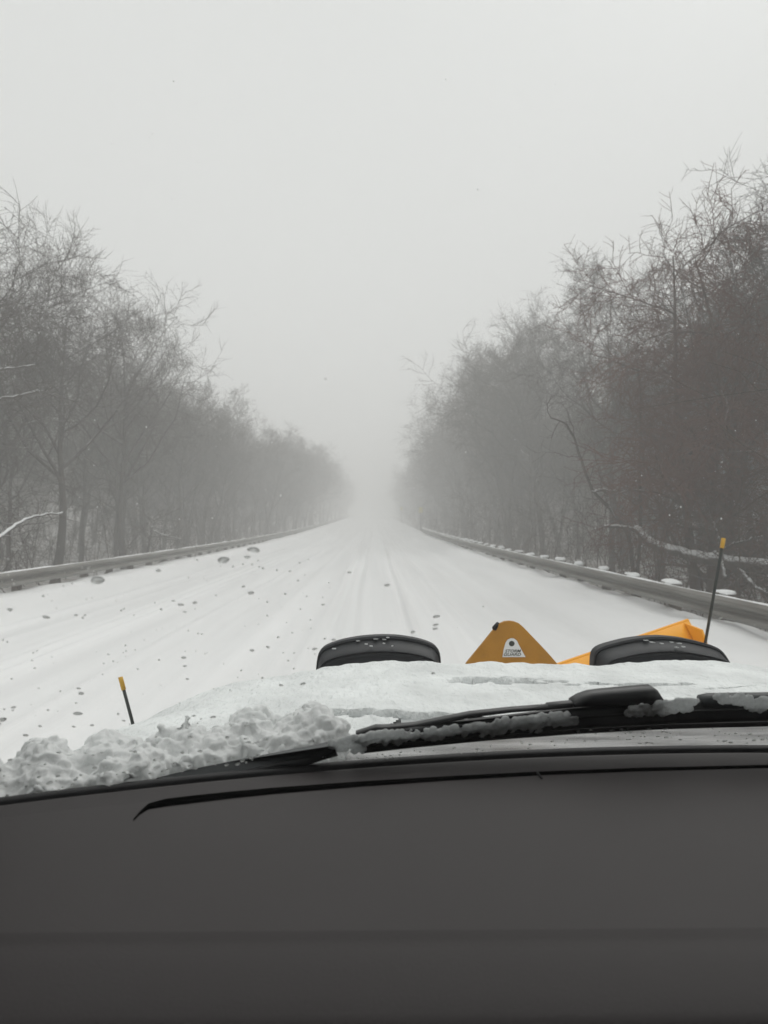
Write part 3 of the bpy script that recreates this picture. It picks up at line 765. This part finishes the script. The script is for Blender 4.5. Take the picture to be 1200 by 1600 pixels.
def blob_mass(name, label, spheres, m, voxel, disp, dscale, cat='snow', kind='stuff', group=None, hard=False):
    bm = bmesh.new()
    for c, r, sq in spheres:
        res = bmesh.ops.create_icosphere(bm, subdivisions=2, radius=1)
        for v in res['verts']:
            v.co = Vector((c[0] + v.co.x * r, c[1] + v.co.y * r * sq[0], c[2] + v.co.z * r * sq[1]))
    me = bpy.data.meshes.new(name); bm.to_mesh(me); bm.free(); me.materials.append(m)
    o = bpy.data.objects.new(name, me); C.objects.link(o)
    rm = o.modifiers.new('remesh', 'REMESH'); rm.mode = 'VOXEL'; rm.voxel_size = voxel; rm.use_smooth_shade = True
    for i, (d, sc) in enumerate(((disp, dscale), (disp * .45, dscale * .35))):
        t = bpy.data.textures.new(name, 'CLOUDS'); t.noise_scale = sc; t.noise_depth = 4; t.noise_type = 'HARD_NOISE' if hard and i == 0 else 'SOFT_NOISE'
        dm = o.modifiers.new('d', 'DISPLACE'); dm.texture = t; dm.strength = d; dm.mid_level = .5; dm.texture_coords = 'GLOBAL'
    tag(o, label, cat, group, kind)
    return o
rg = random.Random(3)
sp = []
# heap of pushed snow along the foot of the glass, left side
top = [(-80, 1178), (0, 1186), (25, 1190), (45, 1172), (70, 1152), (100, 1150), (130, 1155), (180, 1150), (240, 1128), (280, 1130), (330, 1118), (380, 1118), (420, 1106), (455, 1100), (480, 1108), (505, 1128), (540, 1140)]
bot = [(-80, 1285), (0, 1262), (100, 1240), (250, 1215), (400, 1190), (470, 1172), (540, 1160)]
for i in range(230):
    u = rg.uniform(-80, 530)
    vt = np.interp(u, *zip(*top)); vb = np.interp(u, *zip(*bot))
    small = i > 130
    f = rg.random() ** (.8 if not small else 1.4)
    r = rg.uniform(.006, .013) if small else rg.uniform(.015, .028) if i > 70 else rg.uniform(.028, .048)
    rpx = r * F_PX / .95; vt += 16 * math.sin(u * .061) + 9 * math.sin(u * .137 + 1)
    v = vt + .8 * rpx + max(0, vb - vt - 1.0 * rpx) * f
    Yg_ = glassY(u, v) + .008 + r + (1 - f) ** 1.5 * .16 - (.012 if small else 0) + (.075 if u > 225 else 0)
    sp.append((P(u, v, Yg_), r, (rg.uniform(.8, 1.2), rg.uniform(.75, 1.0))))
blob_mass('snow_heap', 'lumpy heap of wet snow piled at the left foot of the windshield', sp, M_clump, .0028, .021, .034, hard=True)
# slush stuck on the wiper
def slush(label, segs, n, seed, voxel=.0018):
    r_ = random.Random(seed); sp = []
    for i in range(n):
        u = r_.uniform(segs[0][0], segs[-1][0])
        a = np.interp(u, [s[0] for s in segs], [s[1] for s in segs]); b = np.interp(u, [s[0] for s in segs], [s[2] for s in segs])
        v = (a + b) / 2 + (b - a) * .5 * max(-1, min(1, r_.gauss(0, .55))); rad = r_.uniform(.0018, .0052)
        sp.append((G(u, v, .0085 - rad * .3), rad * 1.2, (.6, .75)))
    blob_mass('slush_crust', label, sp, M_slush, voxel, .004, .009, 'slush', 'stuff', None)
slush('long grey slush crust on the left half of the wiper blade', [(552, 1148, 1158), (620, 1141, 1158), (700, 1135, 1150), (780, 1128, 1143)], 240, 1)
slush('ragged white-flecked slush on the middle of the wiper blade', [(775, 1124, 1142), (850, 1116, 1138), (903, 1116, 1132)], 150, 2)
slush('thick slush lump on the wiper just below the arm cover', [(980, 1104, 1116), (1030, 1097, 1116), (1075, 1094, 1112), (1090, 1092, 1098)], 190, 3)
slush('slush lump on the wiper near the right edge', [(1120, 1084, 1094), (1165, 1088, 1104), (1180, 1092, 1110), (1240, 1092, 1110)], 140, 4)
slush('clear slushy blob between the wiper tip and cowl edge', [(518, 1158, 1166), (545, 1150, 1172), (568, 1148, 1178)], 90, 5)

# ------------------------------------------------------------------ water drops on the windshield
def drop_mesh(lst):
    V, F = [], []
    k = 10
    for u, v, wpx, asp, ang in lst:
        c = G(u, v, 0); e = .5
        du = G(u + e, v) - G(u - e, v); dv = G(u, v - e) - G(u, v + e)
        tx = du / np.linalg.norm(du); n_ = np.cross(tx, dv); n_ /= np.linalg.norm(n_)
        if n_[1] < 0: n_ = -n_
        ty = np.cross(n_, tx); a = wpx * .5 * c[1] / F_PX; b = a * asp
        ca, sa = cos(ang), sin(ang); ex = tx * ca + ty * sa; ey = -tx * sa + ty * ca
        c = c + n_ * .0006; base = len(V)
        V.append(c); rings = ((1.0, 0.0), (.93, .14), (.66, .27), (.3, .34))
        for s, h in rings:
            for i in range(k):
                t = 2 * pi * i / k
                kz = 1 + .10 * sin(2 * t + u) + .07 * sin(3 * t + v)
                V.append(c + ex * a * s * kz * cos(t) + ey * b * s * kz * sin(t) + n_ * h * min(a, b) * 1.1)
        V.append(c + n_ * .36 * min(a, b) * 1.1)
        for i in range(k):
            j = (i + 1) % k
            F.append((base, base + 1 + j, base + 1 + i))
            for q in range(3):
                p = base + 1 + q * k; F.append((p + i, p + j, p + k + j, p + k + i))
            p = base + 1 + 3 * k; F.append((p + i, p + j, base + 1 + 4 * k))
    return np.array(V), F
big = [(155, 907, 22), (350, 876, 20), (387, 871, 11), (397, 860, 19), (249, 892, 9), (76, 964, 11), (20, 952, 8), (284, 945, 9), (290, 956, 6), (306, 942, 8),
       (393, 927, 10), (381, 917, 6), (272, 939, 6), (122, 961, 6), (136, 961, 5), (289, 1027, 8), (291, 1040, 6), (295, 1060, 6), (127, 1074, 7), (131, 1082, 9),
       (395, 1016, 8), (508, 592, 5), (682, 964, 12), (681, 977, 9), (680, 983, 8), (645, 988, 8), (505, 945, 6), (546, 895, 7), (605, 915, 9), (522, 1000, 8), (492, 1014, 8),
       (474, 1068, 9), (440, 1070, 8), (335, 1119, 9), (305, 1117, 6), (197, 1124, 6), (126, 1113, 14), (10, 1122, 13), (27, 1103, 7), (46, 1146, 8), (68, 1132, 6), (120, 1133, 6), (148, 1131, 6),
       (677, 1052, 7), (755, 948, 4), (1128, 967, 6)]
rg = random.Random(6)
lst = [(u, v, wd, rg.uniform(.55, .75), rg.uniform(-.3, .3)) for u, v, wd in big]
for i in range(150):
    u = rg.uniform(0, 520); v = rg.uniform(850, 1130); lst.append((u, v, rg.uniform(1.5, 4.5), rg.uniform(.7, 1), rg.uniform(0, 3)))
for i in range(80):
    u = rg.uniform(0, 420); v = np.interp(u, [0, 250, 420], [1245, 1208, 1185]) - rg.random() ** 2 * 60; lst.append((u, v, rg.uniform(3, 8), rg.uniform(.5, 1), rg.uniform(-.4, .4)))
for i in range(70):
    u = rg.uniform(900, 1230); v = rg.uniform(1139, 1163); lst.append((u, v, rg.uniform(2, 9), rg.uniform(.35, .7), rg.uniform(-.2, .2)))
for i in range(60):
    u = rg.uniform(500, 900); v = np.interp(u, [500, 900], [1180, 1152]) + rg.uniform(0, 12); lst.append((u, v, rg.uniform(2, 6), rg.uniform(.5, 1), rg.uniform(-.2, .2)))
V, F = drop_mesh(lst)
tag(part('water_drops', V, F, M_water, None, True), 'scattered meltwater drops clinging to the windshield', 'water drops', kind='stuff')

# ------------------------------------------------------------------ snow plow on the nose of the truck
plow = empty('snow_plow', (XC, 2.6, .3)); tag(plow, 'yellow snow plow mounted on the truck nose, angled with its right end forward', 'snow plow')
YH = 2.36
def lamp(outline, sag):
    """arched lamp housing: outline is the rim seen from behind, in photo pixels"""
    o = np.array(outline, float)
    n = 41
    t = np.linspace(0, 1, len(o)); s = np.linspace(0, 1, n)
    L_ = np.concatenate([[0], np.cumsum(np.linalg.norm(np.diff(o, axis=0), axis=1))]); L_ /= L_[-1]
    uv = np.column_stack([np.interp(s, L_, o[:, 0]), np.interp(s, L_, o[:, 1])])
    for _ in range(2): uv[1:-1] = (uv[:-2] + 2 * uv[1:-1] + uv[2:]) / 4
    cu = (uv[0, 0] + uv[-1, 0]) / 2; hw = (uv[-1, 0] - uv[0, 0]) / 2
    cv = max(uv[0, 1], uv[-1, 1]) + 40
    rim = np.array([P(a, b, YH + .06) for a, b in uv])
    cen = P(cu, cv, YH + .06)
    def ring(sx, sz, dy, dz=0, ex=1.0):
        q = rim.copy(); q[:, 0] = cen[0] + (q[:, 0] - cen[0]) * sx; q[:, 2] = cen[2] + (q[:, 2] - cen[2]) * sz + dz; q[:, 1] += dy
        return q
    # rim lip, then the sloping top band, then the round back
    rings = [ring(.97, .94, .05), ring(1.0, 1.0, .045), ring(1.004, 1.004, .02), ring(1.0, 1.0, 0), ring(.985, .965, -.004), ring(.975, .94, -.002)]
    for k, (sx, sz, dy) in enumerate(((.965, .915, -.015), (.95, .87, -.045), (.935, .825, -.075), (.932, .81, -.078), (.915, .79, -.070), (.90, .77, -.060), (.885, .72, -.062), (.80, .5, -.10), (.6, .3, -.12), (.3, .15, -.125))):
        rings.append(ring(sx, sz, dy))
    nr = len(rings); up = np.array(rings)
    full = []
    for r_ in up:   # mirror below to close the housing
        low = r_[::-1].copy(); low[:, 2] = cen[2] - .9 * (low[:, 2] - cen[2]) - .01
        full.append(np.vstack([r_, low]))
    V = np.array(full); k = V.shape[1]
    F = [tuple(q) for q in grid_faces(nr, k, True)] + [tuple(range((nr - 1) * k, nr * k))]
    h = part('plow_lamp', V.reshape(-1, 3), F, M_lamp, plow, True); h.data.set_sharp_from_angle(angle=radians(28))
    ln = full[0].copy(); ln2 = ln.copy(); c_ = ln.mean(0); ln2 = c_ + (ln2 - c_) * .5; ln2[:, 1] += .03
    V = np.vstack([ln, ln2]); kk = len(ln)
    part('lens', V, [tuple(q) for q in grid_faces(2, kk, True)] + [tuple(range(kk, 2 * kk))], M_lens, h, True)
    return h, cen
lampA, ca = lamp([(494, 1046), (496, 1024), (501, 1013.5), (511, 1008), (535, 1000), (565, 995), (592, 993), (620, 993.5), (650, 998), (672, 1004.5), (684, 1011), (688, 1020), (689, 1040)], 0)
lampB, cb = lamp([(927, 1042), (928, 1020), (931, 1015), (945, 1009), (980, 1000), (1010, 996), (1037, 995), (1068, 998), (1100, 1005), (1124, 1012), (1133, 1020), (1139, 1030), (1146, 1042)], 0)
tag(lampA, 'left black plow lamp housing with snow flecks'); tag(lampB, 'right black plow lamp housing with snow flecks')
def fleck(parent, spots, seed):
    for i, (u, v, s) in enumerate(spots):
        Yq = YH + .05 - (.0 if v < 1003 else .06)
        me = lump_mesh('snow_fleck', s * .6 * YH / F_PX, .009, .0018, M_slush, seed + i, 2, .9)
        q = P(u, v, Yq) - WL[parent.name]; o = inst('snow_fleck', me, parent, tuple(q))
fleck(lampA, [(560, 1001, 5), (588, 998, 8), (600, 999, 6), (572, 1006, 4), (580, 1009, 4), (600, 1005, 3), (613, 1009, 2.5), (522, 1013, 5), (606, 996, 4)], 50)
fleck(lampB, [(1010, 1001, 6), (1020, 1004, 6), (1035, 1006, 4), (1050, 1004, 5), (1062, 1006, 5), (1068, 1011, 5), (1058, 1012, 4)], 70)
# centre plate
outer = [(728, 1036), (742, 1019), (757, 1001), (769, 986), (775, 979), (781, 974), (788, 971), (796, 970), (803, 971), (811, 974), (818, 980), (827, 989.5), (841, 1004), (856, 1020), (870, 1036), (884, 1075), (716, 1075)]
V, F = prism([P(u, v, YH) for u, v in outer], (0, .014, 0))
cp = part('center_plate', V, F, M_yellow, plow); bevel_mesh(cp.data, .0015, 2)
dec = [(785, 1026.5), (787, 1014), (790, 1004), (793, 999.5), (798, 997.2), (803, 997.5), (807.5, 1001), (812, 1010), (821, 1026.5)]
V, F = prism([P(u, v, YH - .004) for u, v in dec], (0, .0028, 0)); dc = part('decal', V, F, M_white, cp)
th = np.linspace(0, 2 * pi, 20)[:-1]
V, F = prism([P(799.5 + 4.4 * cos(t), 1005.5 + 4.2 * sin(t), YH - .0052) for t in th], (0, .001, 0)); part('decal_emblem', V, F, M_ink, cp)
def lettering(s, u, v, hpx, wpx, parent):
    cu = bpy.data.curves.new('lettering', 'FONT'); cu.body = s; cu.align_x = 'CENTER'; cu.shear = .25; cu.extrude = .02; cu.offset = .012
    o = bpy.data.objects.new('tmp', cu); C.objects.link(o)
    dg = bpy.context.evaluated_depsgraph_get(); me = bpy.data.meshes.new_from_object(o.evaluated_get(dg)); bpy.data.objects.remove(o)
    c = np.array([q.co[:] for q in me.vertices]); sx = wpx / (c[:, 0].max() - c[:, 0].min()); sy = hpx / (c[:, 1].max() - c[:, 1].min())
    cx0 = (c[:, 0].max() + c[:, 0].min()) / 2; cy0 = c[:, 1].min()
    for q, p in zip(me.vertices, c):
        w_ = P(u + (p[0] - cx0) * sx, v - (p[1] - cy0) * sy, YH - .0046) + [0, p[2] * .01, 0]; q.co = w_ - WL[parent.name]
    me.materials.append(M_ink)
    ob = bpy.data.objects.new('lettering', me); C.objects.link(ob); ob.parent = parent; WL[ob.name] = WL[parent.name]
lettering('STORM', 801.5, 1019.2, 4.6, 25, cp); lettering('GUARD', 800.5, 1024.6, 4.6, 27, cp)
V, F = capped_tube([P(772, 982, YH - .006), P(778, 974, YH + .01)], [.008, .006], 8); part('bolt', V, F, M_black, cp, True)
# headgear frame (hidden behind the hood)
zc_ = ca[2] - .12
v, f = boxes([((XC, YH + .03, zc_), (1.15, .07, .07)), ((XC - .25, YH + .03, zc_ - .32), (.07, .06, .6)), ((XC + .25, YH + .03, zc_ - .32), (.07, .06, .6)),
              ((XC - .25, YH + .3, zc_ - .62), (.09, .7, .09)), ((XC + .25, YH + .3, zc_ - .62), (.09, .7, .09))])
o = part('headgear_frame', v, f, M_black, plow)
v, f = boxes([((ca[0], YH + .05, zc_ + .03), (.04, .04, .12)), ((cb[0], YH + .05, zc_ + .03), (.04, .04, .12))]); part('lamp_bracket', v, f, M_black, plow)
# mouldboard
A = np.array([-.70, 2.62]); B = np.array([1.68, 3.80]); dr0, dr1 = .98, .492
dirv = (B - A) / np.linalg.norm(B - A); nrm = np.array([-dirv[1], dirv[0]])
def blade_pt(t, a, thick=0):
    """t along the blade, a = 0 top .. 1 bottom; the face is concave to the front"""
    top_z = CAMZ - (dr0 + (dr1 - dr0) * t)
    bow = .16 * ((a - .55) ** 2) / .3
    q = A + (B - A) * t + nrm * (bow - .05 + thick)
    return (q[0], q[1], top_z - a * .74)
ts = np.linspace(0, 1, 30); as_ = np.linspace(0, 1, 14)
V = [[blade_pt(t, a) for a in as_] + [blade_pt(t, a, .012) for a in as_[::-1]] for t in ts]
k = len(V[0]); F = [tuple(q) for q in grid_faces(len(ts), k, True)] + [tuple(range(k))[::-1], tuple(range((len(ts) - 1) * k, len(ts) * k))]
mb = part('moldboard', np.array(V).reshape(-1, 3), F, M_orange, plow, True)
V, F = capped_tube([np.array(blade_pt(t, 0)) + [0, .02, 0] for t in np.linspace(0, 1, 8)], [.011] * 8, 8); part('top_roll', V, F, M_orange, mb, True)
for t in (0.02, .25, .5, .75, .985):
    pa = [blade_pt(t, a, -.002) for a in as_] + [tuple(np.array(blade_pt(t, a)) - np.array([nrm[0], nrm[1], 0]) * .09) for a in (1, .5, .03)]
    V, F = prism(pa, (dirv[0] * .014, dirv[1] * .014, 0)); part('rib', V, F, M_orange, mb)
cc = [tuple(blade_pt(t, .985, -.01)) for t in (0, 1)]
v, f = prism([np.array(cc[0]), np.array(cc[1]), np.array(cc[1]) - [0, 0, .14], np.array(cc[0]) - [0, 0, .14]], (nrm[0] * .02, nrm[1] * .02, 0)); part('cutting_edge', v, f, M_black, mb)
# marker rods
def rod(top, base, r, tip, name='marker_rod'):
    top, base = np.array(top), np.array(base); d = (top - base) / np.linalg.norm(top - base)
    V, F = capped_tube([base, top - d * tip * .8], [r, r], 10); o = part(name, V, F, M_rod, plow, True)
    V, F = capped_tube([top - d * tip, top - d * tip * .4, top], [r * 1.4, r * 1.4, r * 1.4], 10); part('rod_tip', V, F, M_amber, o, True)
    return o
YR = 3.72; r1_ = rod(P(1133.5, 841, YR), P(1102, 1012, YR), .0075, .05); tag(r1_, 'tall right marker rod with yellow tip')
YL = 2.55; r2_ = rod(P(191.5, 1056, YL), P(222, 1168, YL), .0055, .044); tag(r2_, 'short left marker rod with yellow tip')

# ------------------------------------------------------------------ falling snow
R = np.random.RandomState(9); n = 2600
yy = 3 + 42 * R.rand(n) ** .7; xx = (R.rand(n) - .5) * 1.25 * yy; zz = R.rand(n) * 9 + .4
ctr = np.column_stack([xx, yy, np.where(zz > CAMZ + yy * .6, CAMZ + yy * .6 * R.rand(n), zz)]) ; r = R.uniform(.003, .0065, n)
ov = np.array([(1,0,0),(-1,0,0),(0,1,0),(0,-1,0),(0,0,1.3),(0,0,-1.3)]); of = np.array([(0,2,4),(2,1,4),(1,3,4),(3,0,4),(2,0,5),(1,2,5),(3,1,5),(0,3,5)])
V = (ctr[:, None, :] + ov[None] * r[:, None, None]).reshape(-1, 3); F = (of[None] + (np.arange(n) * 6)[:, None, None]).reshape(-1, 3)
tag(part('snowflakes', V, F, M_snow), 'fine falling snow in the air ahead of the truck', 'snow', kind='stuff')

# ------------------------------------------------------------------ haze
hv, hf = boxes([((0, 335, 10.6), (1520, 880, 25.0))])
hz = part('haze', hv, hf, None)
hm = bpy.data.materials.new('haze'); hm.use_nodes = True; n = hm.node_tree.nodes; n.clear()
pv_ = n.new('ShaderNodeVolumePrincipled'); pv_.inputs['Color'].default_value = (.985, .983, .975, 1); pv_.inputs['Density'].default_value = .0106
ou = n.new('ShaderNodeOutputMaterial'); hm.node_tree.links.new(pv_.outputs[0], ou.inputs['Volume'])
hz.data.materials.append(hm); tag(hz, 'pale snowy haze filling the air over the road', 'haze', kind='stuff')
